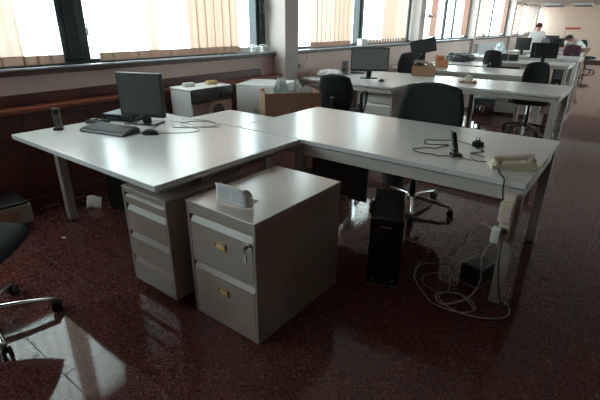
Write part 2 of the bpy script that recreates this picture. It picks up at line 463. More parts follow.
T1 = table('desk', 'large grey desk at the left carrying the black-screened monitor and keyboard', -3.31, -1.69, 1.09, 2.225,
           [(-3.28,1.36), (-1.80,1.47), (-3.22,2.12)], beam=.06, inset=.13)
T2 = table('desk', 'long grey desk in the middle holding the ivory telephone at its end', -2.30, -.30, 2.24, 3.30,
           [(-1.715,2.275), (-.335,2.275), (-.335,3.21), (-2.26,3.26)], panel=None)
# modesty panel and its support under the long desk
b = MB(); b.box(-.46, .02, -.012, .012, .25, .64, .003); o = b.build('modesty_panel', M['panelgrey'], T2, (-.06,-.20,0))
b = MB(); b.tube([(-.20,-.02,.27),(-.165,-.02,.27),(-.16,-.02,.255),(-.16,-.02,.10)], .009, smooth=3); b.build('support_rod', M['chrome'], T2, (-.02,-.20,0))
T3 = table('side_table', 'small grey side table filling the corner behind the left desk', -2.82, -2.305, 2.24, 2.68, [(-2.78,2.62), (-2.36,2.62)], cat='table')

rowg = None
F1 = table('desk', 'grey desk in the second row, nearer the windows, under the grey-screened monitor', -3.80, -2.335, 4.98, 6.60,
           [(-3.75,5.03), (-3.75,6.52), (-2.42,6.52)], beam=.05)
F2 = table('desk', 'grey desk in the second row, beside the aisle, bearing a tape dispenser', -2.325, -.61, 5.58, 6.62,
           [(-.66,5.63), (-.66,6.56), (-1.83,6.56)], beam=.045)
F3 = table('desk', 'grey desk of the third row, just behind the swivel chair in the middle distance', -3.55, -1.33, 7.42, 8.55,
           [(-3.5,7.48), (-1.38,7.48), (-1.38,8.5), (-3.5,8.5)], beam=.045)
F4 = table('desk', 'bright grey desk near the windows with a dark rubbish bag beside it', -3.4, -2.38, 8.85, 9.75,
           [(-3.3,8.9), (-2.45,8.9), (-2.45,9.7)], beam=.045)
F5 = table('desk', 'grey desk by the aisle carrying the widest black monitor', -2.62, -1.08, 10.02, 11.0,
           [(-1.12,10.07), (-1.12,10.95), (-2.56,10.95)], beam=.045, panel=(-2.6,-1.95,10.07,.2,.66))
F6 = table('desk', 'grey desk near the radiator with sheets of paper on it', -3.7, -2.72, 11.3, 12.2, [(-3.6,11.35), (-2.8,11.35), (-2.8,12.1)], beam=.045)
F7 = table('desk', 'grey desk below the smaller black monitor, far down the room', -3.1, -1.15, 12.4, 13.3,
           [(-1.2,12.45), (-1.2,13.2), (-2.95,12.45)], beam=.045)
F8 = table('desk', 'grey desk on which the bending person leans', -3.3, -1.35, 14.6, 15.4, [(-1.4,14.65), (-1.4,15.3), (-3.2,14.65)], beam=.045)
F9 = table('desk', 'grey desk behind the two people', -3.4, -1.9, 17.3, 18.1, [(-1.95,17.35), (-1.95,18.0), (-3.3,17.35)], beam=.045)
F10 = table('desk', 'farthest grey desk, close to the end wall', -3.4, -2.1, 19.6, 20.4, [(-2.15,19.65), (-2.15,20.3), (-3.3,19.65)], beam=.045)

# ------------------------------------------------------------------ steel cabinets
def drawer_front(mb, w, z0, z1, y, m=None, lip=.035, dep=.018):
    """front plate whose top edge slopes back to make a finger pull"""
    prof = [(y, z0), (y, z1-lip), (y+dep, z1), (y+.03, z1), (y+.03, z0)]
    mb.prism(prof, 'X', -w/2, w/2)
def cabinet(name, label, cx, cy, w, d, h, base, rows, cat='filing cabinet', mt=None, rotz=0, casters=False, brass=False, label_rows=(), lock=None, group=None, top_m=None):
    t = thing(name, label, cat, (cx, cy, 0), rotz, group=group)
    mt = mt or M['cab']
    y0 = -d/2
    b = MB()
    th = .018
    b.box(-w/2, -w/2+th, y0, d/2, base, h-.012, .003); b.box(w/2-th, w/2, y0, d/2, base, h-.012, .003)
    b.box(-w/2+th, w/2-th, d/2-th, d/2, base, h-.012); b.box(-w/2+th, w/2-th, y0+.05, d/2-th, base, base+th)
    b.box(-w/2+th, w/2-th, y0+.16, y0+.17, base+th, h-.012)
    prev = h-.012
    tops = [r[1] for r in rows]; bots = [r[0] for r in rows]
    b.box(-w/2+th, w/2-th, y0+.002, y0+.034, tops[0]+.008, h-.012, .002)
    b.box(-w/2+th, w/2-th, y0+.002, y0+.034, base, bots[-1]-.006, .002)
    for i in range(len(rows)-1):
        if bots[i]-tops[i+1] > .014:
            b.box(-w/2+th, w/2-th, y0+.004, y0+.034, tops[i+1]+.004, bots[i]-.004, .002)
    b.build('body', mt, t)
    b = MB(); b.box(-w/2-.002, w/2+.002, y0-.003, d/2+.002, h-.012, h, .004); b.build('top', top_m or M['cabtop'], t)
    for i, (za, zb) in enumerate(rows):
        b = MB(); drawer_front(b, w-2*th-.008, za, zb, y0+.001, lip=min(.032, (zb-za)*.3))
        dr = b.build('drawer', mt, t)
        if brass:
            lx = -.0; lz = zb-.105
            f = MB()
            f.box(lx-.038, lx+.038, y0-.006, y0+.001, lz-.017, lz-.013, .001); f.box(lx-.038, lx+.038, y0-.006, y0+.001, lz+.013, lz+.017, .001)
            f.box(lx-.038, lx-.032, y0-.006, y0+.001, lz-.017, lz+.017, .001); f.box(lx+.032, lx+.038, y0-.006, y0+.001, lz-.017, lz+.017, .001)
            f.box(lx-.033, lx+.033, y0-.002, y0+.001, lz-.014, lz+.014)
            f.build('label_holder', M['brass'], dr)
            f = MB(); f.box(lx-.024, lx+.022, y0-.004, y0-.002, lz-.008, lz+.008); f.build('label_card', M['ivory'], dr)
    if lock:
        lx, lz = lock
        b = MB(); b.cyl((lx, y0+.003, lz), (lx, y0-.012, lz), .011, .010); b.build('lock', M['chrome'], t)
    if casters:
        for sx in (-1, 1):
            for sy in (-1, 1):
                b = MB(); b.cyl((sx*(w/2-.05)-.01, sy*(d/2-.06), .025), (sx*(w/2-.05)+.01, sy*(d/2-.06), .025), .025)
                b.cyl((sx*(w/2-.05), sy*(d/2-.06), .03), (sx*(w/2-.05), sy*(d/2-.06), base), .008)
                b.build('caster', M['black'], t)
    return t
CAB = cabinet('filing_cabinet', 'beige two-drawer steel filing cabinet with brass label holders and keys in its lock', -1.38, 1.545, .46, .69, .65, .0,
              [(.335,.575), (.055,.315)], brass=True, lock=(.195,.535))
b = MB()
b.box(-.0015, .0015, -.026, -.004, -.008, .008, .001); b.lathe((0,-.030,-.0), [(.004,-.0015),(.011,-.0015),(.011,.0015),(.004,.0015)], n=14, axis='X')
b.tube([(0,-.03,-.006),(.004,-.034,-.022),(.0,-.032,-.032),(-.004,-.028,-.022),(0,-.03,-.006)], .0015, n=6)
b.box(-.009, .009, -.034, -.030, -.062, -.030, .003, rot=.2); b.box(-.006,.012, -.038,-.035, -.070,-.034, .003)
b.build('keys', M['steel'], CAB, (.195,-.345,.535))
PED = cabinet('drawer_pedestal', 'narrow beige four-drawer pedestal under the front corner of the left desk', -1.885, 1.42, .385, .56, .635, .05,
              [(.54,.595), (.375,.53), (.215,.365), (.065,.205)], cat='drawer unit', casters=True)
cabinet('drawer_pedestal', 'pale grey pedestal with a round lock, under the second-row desk', -2.60, 5.33, .42, .5, .63, .04,
        [(.50,.59), (.33,.49), (.07,.32)], cat='drawer unit', mt=M['whiteplastic'], lock=(-.12,.40), casters=True, top_m=M['whiteplastic'])
cabinet('drawer_pedestal', 'white pedestal on the floor right behind the middle swivel chair', -1.60, 8.33, .50, .5, .60, .04,
        [(.45,.56), (.25,.44), (.07,.24)], cat='drawer unit', mt=M['white'], casters=True, top_m=M['white'])

# ------------------------------------------------------------------ office chairs
def chair(label, loc, rotz, fab, basem, w=.50, bw=.47, bh=.46, bz=.80, seat_z=.47, arms=True, radius=.30, legrot=0., recline=.10, group='office swivel chairs', name='swivel_chair'):
    """faces -y in its own axes; the backrest stands at +y"""
    t = thing(name, label, 'chair', (loc[0], loc[1], 0), rotz, group=group)
    sd = .46
    b = MB()
    b.pad(lambda x, y, s, u, v: Vector((x*w/2, y*sd/2 - .0, seat_z + s*.042*(1-max(abs(u),abs(v))**6)**.5 - .012*x*x - (.02*max(0,-y)**3))))
    b.build('seat', M[fab], t)
    b = MB(); b.box(-.15,.15,-.13,.16, seat_z-.065, seat_z-.035, .012); b.build('seat_plate', M['black'], t)
    by = sd/2 + .035
    def bk(x, y, s, u, v):
        wd = bw/2*(1 - .07*max(0,y) - .03*max(0,-y))
        return Vector((x*wd, by + s*.028*(1-max(abs(u),abs(v))**6)**.5 - .05*x*x + .02 - recline*-1*(y*bh/2)*.6 - .02*(1-y*y), bz + y*bh/2))
    b = MB(); b.pad(bk, 18, 18); back = b.build('backrest', M[fab], t)
    b = MB(); b.tube([(0,.10,seat_z-.05),(0,by+.035,seat_z-.045),(0,by+.06,seat_z+.06),(0,by+.045,bz-bh*.05)], .02, flat=1.4, n=10); b.build('spine', M['black'], t)
    b = MB(); b.cyl((0,0,.23),(0,0,seat_z-.05), .016); b.cyl((0,0,.10),(0,0,.25), .027, .025); b.build('gas_column', M['black'], t)
    b = MB(); b.tube([(.10,-.02,seat_z-.055),(.20,-.03,seat_z-.06),(.25,-.04,seat_z-.05)], .006, n=6); b.build('height_lever', M['black'], t)
    b = MB(); b.lathe((0,0,.07), [(.03,0),(.045,.01),(.045,.04),(.03,.055)], n=20); b.build('hub', M[basem], t)
    for k in range(5):
        a = legrot + 2*PI*k/5; ca, sa = math.cos(a), math.sin(a)
        b = MB()
        P = [(ca*.035, sa*.035, .105), (ca*radius*.5, sa*radius*.5, .095), (ca*radius, sa*radius, .072)]
        b.tube(P, lambda q: .019-.006*q, n=8, smooth=4)
        lg = b.build('leg', M[basem], t)
        c = MB(); px, py = ca*radius, sa*radius
        tx, ty = -sa, ca
        for s_ in (-1, 1):
            c.cyl((px+tx*s_*.008, py+ty*s_*.008, .028), (px+tx*s_*.022, py+ty*s_*.022, .028), .028, .026, n=16)
        c.cyl((px, py, .03), (px, py, .07), .008, n=8)
        c.build('caster', M['black'], lg)
    if arms:
        for s_ in (-1, 1):
            x = s_*(w/2+.03)
            b = MB()
            b.tube([(s_*.15,.02,seat_z-.05),(x-.02*s_,.02,seat_z-.05),(x,.02,seat_z-.01),(x,.06,seat_z+.20),(x,.03,seat_z+.235),(x,-.12,seat_z+.235),(x,-.17,seat_z+.20),(x,-.13,seat_z+.10),(x,-.02,seat_z-.0)], .014, n=8, flat=1.3)
            b.build('armrest', M['black'], t)
    return t

A = chair('big charcoal swivel chair pushed in behind the long middle desk', (-1.27,3.25), R(4), 'fabric', 'chrome', w=.52, bw=.555, bh=.52, bz=.75, radius=.33, legrot=R(1))
B_ = chair('charcoal armchair in front of the grey-screened monitor', (-2.74,4.42), R(180+14), 'fabric', 'chrome', w=.47, bw=.43, bh=.44, bz=.71)
Cc = chair('charcoal swivel chair with black star base between second and third row', (-1.13,6.98), R(8), 'fabric_far', 'black', w=.50, bw=.36, bh=.46, bz=.73, legrot=R(15), arms=True, seat_z=.455)
D_ = chair('black chair behind the small open cardboard box', (-3.08,6.98), R(10), 'fabric_far', 'black', w=.46, bw=.42, bh=.44, bz=.79, arms=False)
E_ = chair('black chair at the dark-panelled desk in the middle distance', (-2.33,9.55), R(180), 'fabric_far', 'black', w=.40, bw=.37, bh=.42, bz=.79, arms=False)
G_ = chair('maroon chair far down the room by the aisle', (-1.48,13.72), R(185), 'maroon', 'black', w=.44, bw=.40, bh=.36, bz=.82, arms=False)
H_ = chair('black chair pulled out into the aisle near the end wall', (-1.45,17.75), R(60), 'fabric_far', 'black', w=.40, bw=.36, bh=.34, bz=.85, arms=False)
L_ = chair('charcoal swivel chair cut off by the left edge of the photo', (-2.32,.45), R(135), 'fabric', 'chrome', w=.54, bw=.46, bh=.42, bz=.78, seat_z=.46, arms=False, radius=.31, legrot=R(66.8-135))

# ------------------------------------------------------------------ monitors
def monitor(label, loc, rotz, w, h, z0, scr='screen', wide=False, neck_y=.04, tilt=0., cat='monitor', roll=0.):
    """screen looks towards -y in its own axes, z0 = height of the lower bezel above the foot"""
    t = thing('monitor', label, cat, loc, rotz)
    b = MB(); b.box(-w/2, w/2, -.018, .018, 0, h, .008); b.box(-w*.36, w*.36, .018, .05, h*.12, h*.88, .014)
    hs = b.build('housing', M['black'], t, (0,0,z0))
    b = MB(); b.box(-w/2+.014, w/2-.014, -.0195, -.017, .026, h-.014); b.build('screen', M[scr], hs)
    b = MB(); b.box(-.02, .02, -.0205, -.018, .008, .014); b.build('badge', M['midgrey'], hs)
    if roll: hs.rotation_euler.y = roll
    if tilt: hs.rotation_euler.x = tilt
    b = MB(); b.box(-.035, .035, .02, .05, .01, z0+h*.35, .008); b.build('stand_neck', M['black'], t)
    b = MB(); b.box(-.12, .12, -.09, .10, 0, .014, .006); b.build('stand_base', M['black'], t)
    return t
monitor('black square monitor on the left desk with a blank dark screen', (-2.90,1.86,.731), R(22), .375, .32, .055)
monitor('wide monitor with a dull grey screen on the second-row desk', (-3.05,5.64,.731), R(30), .53, .32, .095, scr='screen_lit')
monitor('wide black monitor on the aisle desk beyond the middle swivel chair', (-1.62,10.42,.731), R(180+12), .50, .30, .09)
monitor('black monitor behind the white bag in the distance', (-2.52,12.85,.731), R(180), .36, .30, .12)
monitor('dark monitor standing left of the bending person', (-2.05,15.0,.731), R(186), .36, .24, .14)
monitor('dark monitor on the far desk beside the standing person', (-2.62,17.6,.731), R(174), .50, .24, .16)
t = monitor('black monitor tilted to one side on a raised stand, in front of the second pillar', (-3.26,8.12,.731), R(30), .46, .25, .22, roll=R(-12))

# ------------------------------------------------------------------ things on the left desk
ZT = .7305
t = thing('keyboard', 'black computer keyboard on the left desk', 'keyboard', (-2.86,1.55,ZT), R(14))
b = MB(); b.prism([(-.075,0),(-.078,.012),(-.07,.02),(.078,.032),(.082,.022),(.08,.0)], 'X', -.20, .20); b.build('case', M['black'], t)
b = MB()
for r_ in range(6):
    yy = -.058 + r_*.0245 + (.006 if r_ == 5 else 0); zz = .021 + (yy+.07)*.08
    x = -.19
    while x < .185:
        wd = .0165
        if r_ == 0 and -.13 < x < -.03: wd = .10
        if x + wd > .186: break
        b.box(x, x+wd, yy-.008, yy+.010, zz, zz+.007, .0015, seg=1); x += wd + .0025
        if abs(x-.085) < .012 or abs(x-.125) < .01: x += .008
b.build('keys', M['keycap'], t)
b = MB(); b.box(-.199, .199, -.081, -.076, .003, .010, .001); b.build('front_edge', M['midgrey'], t)
for s_ in (-1, 1):
    b = MB(); b.box(s_*.17-.012, s_*.17+.012, .06, .068, -.0, .024); b.build('tilt_foot', M['black'], t)
def mouse(label, loc, rz, m='black'):
    t = thing('computer_mouse', label, 'mouse', loc, rz)
    b = MB(); b.pad(lambda x,y,s,u,v: Vector((x*.032*(1-.12*y), y*.056, (.034*(1-max(abs(u),abs(v))**4)**.5*(1-.25*(y+.2)**2) if s > 0 else .001) )) , 12, 12); b.build('shell', M[m], t)
    b = MB(); b.cyl((-.003,.028,.027),(.003,.028,.027),.008,n=12); b.build('scroll_wheel', M['midgrey'], t)
    return t
mouse('black mouse beside the keyboard on the left desk', (-2.58,1.69,ZT), R(-60))
mouse('small black mouse on the desk in front of the grey-screened monitor', (-2.72,5.40,ZT), R(10))
t = thing('mini_computer', 'flat black computer box with grey lid behind the keyboard', 'computer', (-3.16,1.87,ZT), R(22))
b = MB(); b.box(-.14,.14,-.10,.11,.006,.052,.006); b.build('case', M['black'], t)
b = MB(); b.box(-.138,.138,-.098,.108,.052,.056,.002); b.build('lid', M['bluegrey'], t)
b = MB(); b.box(-.10,.0,-.103,-.099,.02,.03); b.build('disc_slot', M['midgrey'], t)
t = thing('desk_organizer', 'low black pen tray with small things in it, by the flat computer', 'tray', (-3.20,1.655,ZT), R(24))
b = MB(); b.box(-.08,.08,-.045,.045,0,.006,.003); 
for a in ((-.08,-.074,-.045,.045),(.074,.08,-.045,.045),(-.08,.08,-.045,-.039),(-.08,.08,.039,.045),(-.01,-.005,-.045,.045)): b.box(*a, 0, .022, .002)
b.build('tray', M['black'], t)
b = MB(); b.box(-.06,-.02,-.02,.02,.006,.03,.004, rot=.3); b.cyl((.0,-.02,.02),(.07,.02,.026),.004,n=8); b.build('contents', M['midgrey'], t)
b = MB()
b.grid(lambda u,v: Vector((-.15+.30*u, -.10+.20*v, .003+.006*math.sin(u*3.1)*v)), 8, 6, thick=.0012)
o = tag(b.build('paper_sheet', M['paper'], None, (-2.84,1.715,ZT+.0), R(20)), 'loose white sheets lying between keyboard and black monitor', 'paper')
# cordless phone in its cradle
def cordless(label, loc, rz, lean, bm_, fm):
    t = thing('cordless_phone', label, 'phone', loc, rz)
    b = MB(); b.box(-.032,.032,-.03,.035,0,.018,.008); b.box(-.028,.028,.008,.028,.015,.04,.006); b.build('cradle', M[bm_], t)
    mt = Matrix.Rotation(lean, 4, 'X')
    b = MB(); b.box(-.024,.024,-.011,.013,.012,.155,.008, mtx=mt); h = b.build('handset', M[fm], t)
    b = MB(); b.box(-.017,.017,-.0125,-.0105,.105,.137, mtx=mt); b.build('display', M['black'], h)
    b = MB()
    for i in range(3):
        for j in range(4): b.box(-.017+i*.0125,-.008+i*.0125,-.0135,-.0105,.035+j*.015,.045+j*.015,.001,seg=1, mtx=mt)
    b.build('keypad', M['black'], h)
    return t
cordless('silver and black cordless phone upright in its cradle at the left desk corner', (-3.20,1.36,ZT), R(52), R(-8), 'black', 'midgrey')
cordless('black cordless phone upright in its charger on the long middle desk', (-.735,2.50,ZT), R(127), R(-14), 'blackgloss', 'blackgloss')

def cable(label, pts, r=.0028, wig=0., m='cablewhite', cat='cable', name='cable', group=None):
    if wig:
        P = catmull([Vector(p) for p in pts], 3); rnd = random.Random(3)
        pts = [p + Vector((rnd.uniform(-wig, wig), rnd.uniform(-wig, wig), 0)) for p in P]
    b = MB(); b.tube(pts, r, n=6, smooth=4 if wig else 6)
    return tag(b.build(name, M[m]), label, cat, group)
def loc_(x, y, z=ZT+.003): return (x, y, z)
cable('white cable looping over the left desk to the right of the black monitor',
      [loc_(*p) for p in ((-2.72,1.98),(-2.62,1.92),(-2.50,2.03),(-2.42,2.14),(-2.52,2.20),(-2.66,2.17),(-2.70,2.05))])
cable('grey cable running from the mouse back past the black monitor',
      [loc_(*p) for p in ((-2.55,1.74),(-2.43,1.86),(-2.40,1.97),(-2.50,2.00),(-2.62,1.99),(-2.72,2.07))], r=.0022)
cable('thin white cable in a wide arc near the back edge of the left desk',
      [loc_(*p, ZT+.009) for p in ((-2.80,2.02),(-2.66,2.05),(-2.47,2.02),(-2.36,2.10),(-2.42,2.18),(-2.60,2.21),(-2.80,2.13))], r=.0022)

# ------------------------------------------------------------------ things on the long desk
t = thing('plug_adapter', 'black plug-in charger lying with its pins up on the long desk', 'charger', (-.70,2.80,ZT), R(20))
b = MB(); b.box(-.035,.035,-.024,.024,0,.034,.008); b.build('body', M['black'], t)
b = MB(); b.cyl((-.01,.0,.034),(-.014,.0,.060),.0035,n=8); b.cyl((.008,.0,.034),(.004,.0,.060),.0035,n=8); b.box(-.02,.014,-.008,.008,.032,.042,.002); b.build('pins', M['black'], t)
cable('tangled black charger cable around the upright black phone', [loc_(*p) for p in
      ((-.73,2.80),(-.84,2.86),(-.95,2.80),(-1.02,2.74),(-.98,2.66),(-.86,2.70),(-.90,2.60),(-1.00,2.50),(-.93,2.42),(-.82,2.44),(-.76,2.47))], r=.0026, m='cableblack', wig=.016)
cable('loose black cable end between the black phone and the ivory telephone', [loc_(*p, ZT+.003) for p in
      ((-.70,2.48),(-.62,2.47),(-.56,2.50),(-.60,2.58),(-.68,2.62),(-.64,2.70),(-.70,2.76),(-.66,2.82))], r=.0024, m='cableblack', wig=.014)
t = thing('telephone', 'ivory desk telephone at the aisle end of the long desk', 'telephone', (-.435,2.50,ZT), R(-62))
b = MB(); b.prism([(-.115,0),(-.12,.020),(-.10,.026),(.085,.046),(.105,.040),(.11,0)], 'X', -.085, .085); b.build('body', M['ivory'], t)
b = MB(); b.tube([(.052,-.105,.048),(.052,-.085,.056),(.052,-.02,.060),(.052,.05,.070),(.052,.085,.070)], lambda q: .024-.007*math.sin(q*PI), n=10, smooth=4)
b.cyl((.052,-.09,.02),(.052,-.088,.048),.027,.026); b.cyl((.052,.08,.045),(.052,.08,.065),.027,.026); b.build('handset', M['ivory'], t)
b = MB()
for i in range(3):
    for j in range(4):
        y_ = -.06+j*.024; b.box(-.065+i*.024, -.048+i*.024, y_-.007, y_+.007, .028+(y_+.06)*.108, .036+(y_+.06)*.108, .002, seg=1)
b.build('keypad', M['midgrey'], t)
b = MB(); b.box(-.068,.01,.045,.075,.040,.049,.003); b.build('label_window', M['darkgrey'], t)
b = MB()
P = []
for i in range(60):
    a = i*1.05; s_ = i/59
    P.append((.075+.03*s_+.009*math.cos(a), .09-.02*s_+.05*math.sin(s_*PI), .014+.009*math.sin(a)+.02*math.sin(s_*PI)))
b.tube(P, .0022, n=5, smooth=2); b.build('coiled_cord', M['ivory'], t)
cable('black telephone lead hanging over the desk edge beside the power strip', [(-.47,2.38,ZT+.004),(-.44,2.30,ZT+.004),(-.405,2.236,ZT+.002),(-.395,2.222,.66),(-.36,2.228,.50),(-.345,2.225,.25),(-.30,2.22,.06),(-.27,2.28,.006),(-.22,2.33,.005)], r=.004, m='cableblack')

# power strip fixed upright on the leg, plugs and lead
t = thing('power_strip', 'off-white power strip strapped upright to the leg of the long desk', 'power strip', (-.352,2.228,.44), R(0))
b = MB(); b.box(-.028,.028,-.030,.0,-.03,.235,.006); b.build('housing', M['ivory'], t)
b = MB()
for k in range(3): b.cyl((0,-.031,.03+k*.06),(0,-.0295,.03+k*.06),.019,n=16)
b.build('sockets', M['midgrey'], t)
b = MB(); b.box(-.034,.03,-.070,-.031,.09,.20,.008); b.build('transformer_plug', M['ivory'], t)
b = MB(); b.box(-.05,-.005,-.075,-.031,-.03,.055,.008); b.build('plug', M['whiteplastic'], t)
cable('pale lead dropping from the power strip to the coil on the floor', [(-.38,2.16,.42),(-.42,2.15,.33),(-.40,2.12,.20),(-.44,2.10,.08),(-.56,2.06,.008),(-.62,2.14,.006),(-.52,2.22,.006),(-.40,2.13,.006)], r=.0045)
cable('thin pale lead arching from the power strip towards the floor behind', [(-.39,2.175,.47),(-.47,2.24,.47),(-.56,2.40,.34),(-.62,2.55,.17),(-.70,2.62,.03),(-.74,2.56,.006)], r=.003)
cable('pale cable coiled on the floor around the black adaptor box', [(x,y,.006) for x,y in
      ((-.70,2.52),(-.82,2.40),(-.80,2.24),(-.70,2.12),(-.60,2.04),(-.46,2.05),(-.40,2.13),(-.46,2.21),(-.57,2.20),(-.60,2.12),(-.50,2.05),(-.36,2.07),(-.25,2.16),(-.26,2.27),(-.34,2.33))], r=.0042)
cable('grey cable in wide loops on the floor left of the desk leg', [(x,y,.011) for x,y in
      ((-.62,2.38),(-.70,2.36),(-.75,2.27),(-.72,2.19),(-.64,2.16),(-.58,2.20),(-.60,2.30),(-.66,2.44))], r=.003, m='midgrey')
t = thing('adapter_box', 'black adaptor box on the floor among the coiled cables', 'adaptor box', (-.485,2.43,0), R(-14))
b = MB(); b.box(-.065,.065,-.09,.10,.010,.135,.012); b.build('case', M['black'], t)
b = MB(); b.box(-.062,.062,-.087,.097,.0,.011,.004); b.build('base', M['midgrey'], t)
b = MB()
for k in range(4): b.cyl((-.03,-.05+k*.035,.135),(-.03,-.05+k*.035,.137),.010,n=12)
b.box(.055,.066,-.08,.09,.118,.137,.003)
b.build('outlets', M['midgrey'], t)

# tower computer
t = thing('tower_computer', 'black tower computer standing on the floor under the long desk edge', 'computer', (-1.0,2.215,0), R(24))
b = MB(); b.box(-.092,.092,-.20,.25,.018,.445,.008); b.build('case', M['black'], t)
b = MB(); b.box(-.094,.094,-.225,-.20,.018,.447,.012); fr = b.build('front_panel', M['blackgloss'], t)
b = MB(); b.box(-.035,.028,-.228,-.2245,.392,.400,.001); b.build('silver_badge', M['steel'], fr)
b = MB(); b.box(-.08,.08,-.227,-.2245,.33,.375,.003); b.box(-.08,.08,-.227,-.2245,.28,.325,.003); b.build('drive_bays', M['black'], fr)
for sx in (-.06,.06):
    b = MB(); b.cyl((sx,-.2275,.05),(sx,-.224,.05),.009,n=14); b.build('button', M['midgrey'], fr)
b = MB(); b.box(-.088,.088,-.21,.24,0,.018,.003); b.build('foot_rails', M['midgrey'], t)
b = MB()
for k in range(9): b.box(.0915,.0925,.0+k*.02,.012+k*.02,.20,.34)
b.build('side_vent', M['slot'], t)

# printed letter on the filing cabinet
t = thing('folded_letter', 'folded printed letter propped open on top of the beige filing cabinet', 'paper', (-1.385,1.285,.651), R(4))
b = MB()
b.grid(lambda u,v: Vector((-.09+.175*u, .0+.012*math.sin(v*2.4)-.012*v, .001+.095*v+.004*math.sin(u*4))), 12, 8, thick=.0008)
b.build('front_leaf', M['print'], t)
b = MB()
b.grid(lambda u,v: Vector((.085+.022*math.sin(u*PI*.9), .0+.055*u, .001+(.095-.075*u*u)*v)), 12, 8, thick=.0008)
b.build('curled_leaf', M['paper'], t)
b = MB(); b.grid(lambda u,v: Vector((-.05+.13*u, .012+.10*v, .001+.003*v)), 4, 4, thick=.0006); b.build('back_leaf', M['paper'], t)

# ------------------------------------------------------------------ appliances and boxes behind the left desk
t = thing('front_loading_machine', 'white front-loading machine with black control panel and round door', 'washing machine', (-3.53,2.97,0), R(0))
b = MB(); b.box(-.17,.15,-.265,.265,.02,.825,.012); b.build('body', M['white'], t)
b = MB(); b.box(-.172,.16,-.272,.272,.825,.85,.008); b.build('lid', M['white'], t)
b = MB(); b.box(.15,.162,-.26,.26,.03,.72,.006); b.build('front_panel', M['beigepanel'], t)
b = MB(); b.prism([(.15,.705),(.186,.71),(.174,.842),(.15,.845)], 'Y', -.268, .268); o = b.build('control_panel', M['black'], t)
k = MB(); k.cyl((.180,.12,.765),(.198,.12,.768),.024,n=20); k.build('dial', M['black'], o)
k = MB(); k.box(.180,.185,-.24,-.12,.735,.80,.003); k.build('detergent_drawer', M['darkgrey'], o)
k = MB(); k.box(.179,.184,-.08,.06,.75,.785,.002); k.build('display', M['screen'], o)
b = MB(); b.lathe((.16,.05,.60), [(.100,-.005),(.138,0),(.140,.012),(.130,.022),(.096,.024)], n=36, axis='X'); d = b.build('door_ring', M['beigepanel'], t)
b = MB(); b.lathe((.16,.05,.60), [(.100,.0),(.097,.014),(.07,.032),(.02,.038)], n=32, axis='X'); b.build('door_glass', M['porthole'], d)
t = thing('storage_cabinet', 'low white cabinet between the front-loading machine and the nearest pillar', 'cabinet', (-3.37,3.79,0), R(22))
b = MB(); b.box(-.26,.26,-.26,.26,.0,.80,.006); b.build('body', M['white'], t)
b = MB(); b.box(-.265,.265,-.27,.265,.80,.82,.005); b.build('top', M['white'], t)
for s_ in (0, 1):
    b = MB(); b.box(-.257+s_*.258,-.001+s_*.258,-.275,-.26,.05,.79,.003); d = b.build('door', M['white'], t)
    b = MB(); xk = -.04 if s_ == 0 else .03; b.box(xk,xk+.012,-.287,-.275,.42,.56,.003); b.build('handle', M['steel'], d)
b = MB(); b.box(-.055,.055,-.035,.035,0,.035,.005); o = tag(b.build('soap_box', M['whiteplastic'], None, (-3.56,2.83,.8505), R(80)), 'small white box on the lid of the front-loading machine', 'box')
b = MB(); b.box(-.05,.052,-.037,.037,.028,.037,.004); b.build('lid', M['white'], o)
b = MB(); b.box(-.055,.055,-.035,.035,0,.040,.010); tag(b.build('sponge', M['yellow'], None, (-3.52,3.10,.8505), R(85)), 'ochre yellow sponge on the lid of the front-loading machine', 'sponge')

def carton(label, loc, rz, w, d, h, m='card', flaps=(1,1,1,1), name='cardboard_box', fl=.14):
    t = thing(name, label, 'box', loc, rz)
    th = .006
    b = MB()
    b.box(-w/2,w/2,-d/2,d/2,0,th); b.box(-w/2,w/2,-d/2,-d/2+th,0,h); b.box(-w/2,w/2,d/2-th,d/2,0,h)
    b.box(-w/2,-w/2+th,-d/2,d/2,0,h); b.box(w/2-th,w/2,-d/2,d/2,0,h); b.build('body', M[m], t)
    def flap(p, q, out, up):
        b = MB(); p, q = Vector(p), Vector(q); o_ = Vector((*out, up)).normalized()*fl
        V = [p, q, q+o_, p+o_]; n = (q-p).cross(o_).normalized()*.004
        A = [b.bm.verts.new(v) for v in V]; B = [b.bm.verts.new(v+n) for v in V]
        b.bm.faces.new(A); b.bm.faces.new(B[::-1])
        for i in range(4): b.bm.faces.new((A[i], A[(i+1)%4], B[(i+1)%4], B[i]))
        b.build('flap', M['cardin'], t)
    if flaps[0]: flap((-w/2,-d/2,h), (w/2,-d/2,h), (0,-1), -4)
    if flaps[1]: flap((w/2,-d/2,h), (w/2,d/2,h), (1,0), .3)
    if flaps[2]: flap((-w/2,d/2,h), (w/2,d/2,h), (0,1), .4)
    if flaps[3]: flap((-w/2,-d/2,h), (-w/2,d/2,h), (-1,0), -1.2)
    return t
def crumple(name, label, cat, c, dims, m, seed=1, amp=.25, n=22, freq=3.0):
    from mathutils import noise
    b = MB(); rings = []
    r = bmesh.ops.create_icosphere(b.bm, subdivisions=4, radius=1.)
    for v in r['verts']:
        p = v.co.copy(); nz = noise.noise(p*freq + Vector((seed*7.1,0,0)))*amp + noise.noise(p*freq*2.6 + Vector((seed,3,0)))*amp*.6
        q = p*(1+nz)
        v.co = Vector((q.x*dims[0]/2, q.y*dims[1]/2, max(q.z, -.75)*dims[2]/2 + .75*dims[2]/2))
    b._fin(b.bm.faces, M[m])
    return tag(b.build(name, None, None, c), label, cat)
CB = carton('large open brown cardboard box full of pale plastic bags, behind the left desk', (-2.84,3.56,0), R(50), .58, .38, .80, 'card', flaps=(0,0,0,0), fl=.10)
b = MB(); b.box(-.02,.05,-.193,-.1895,.60,.612); b.build('staple_mark', M['brownbox'], CB)
def in_box(dx, dy):
    v = Matrix.Rotation(R(50), 3, 'Z') @ Vector((dx, dy, 0)); return (-2.84+v.x, 3.56+v.y)
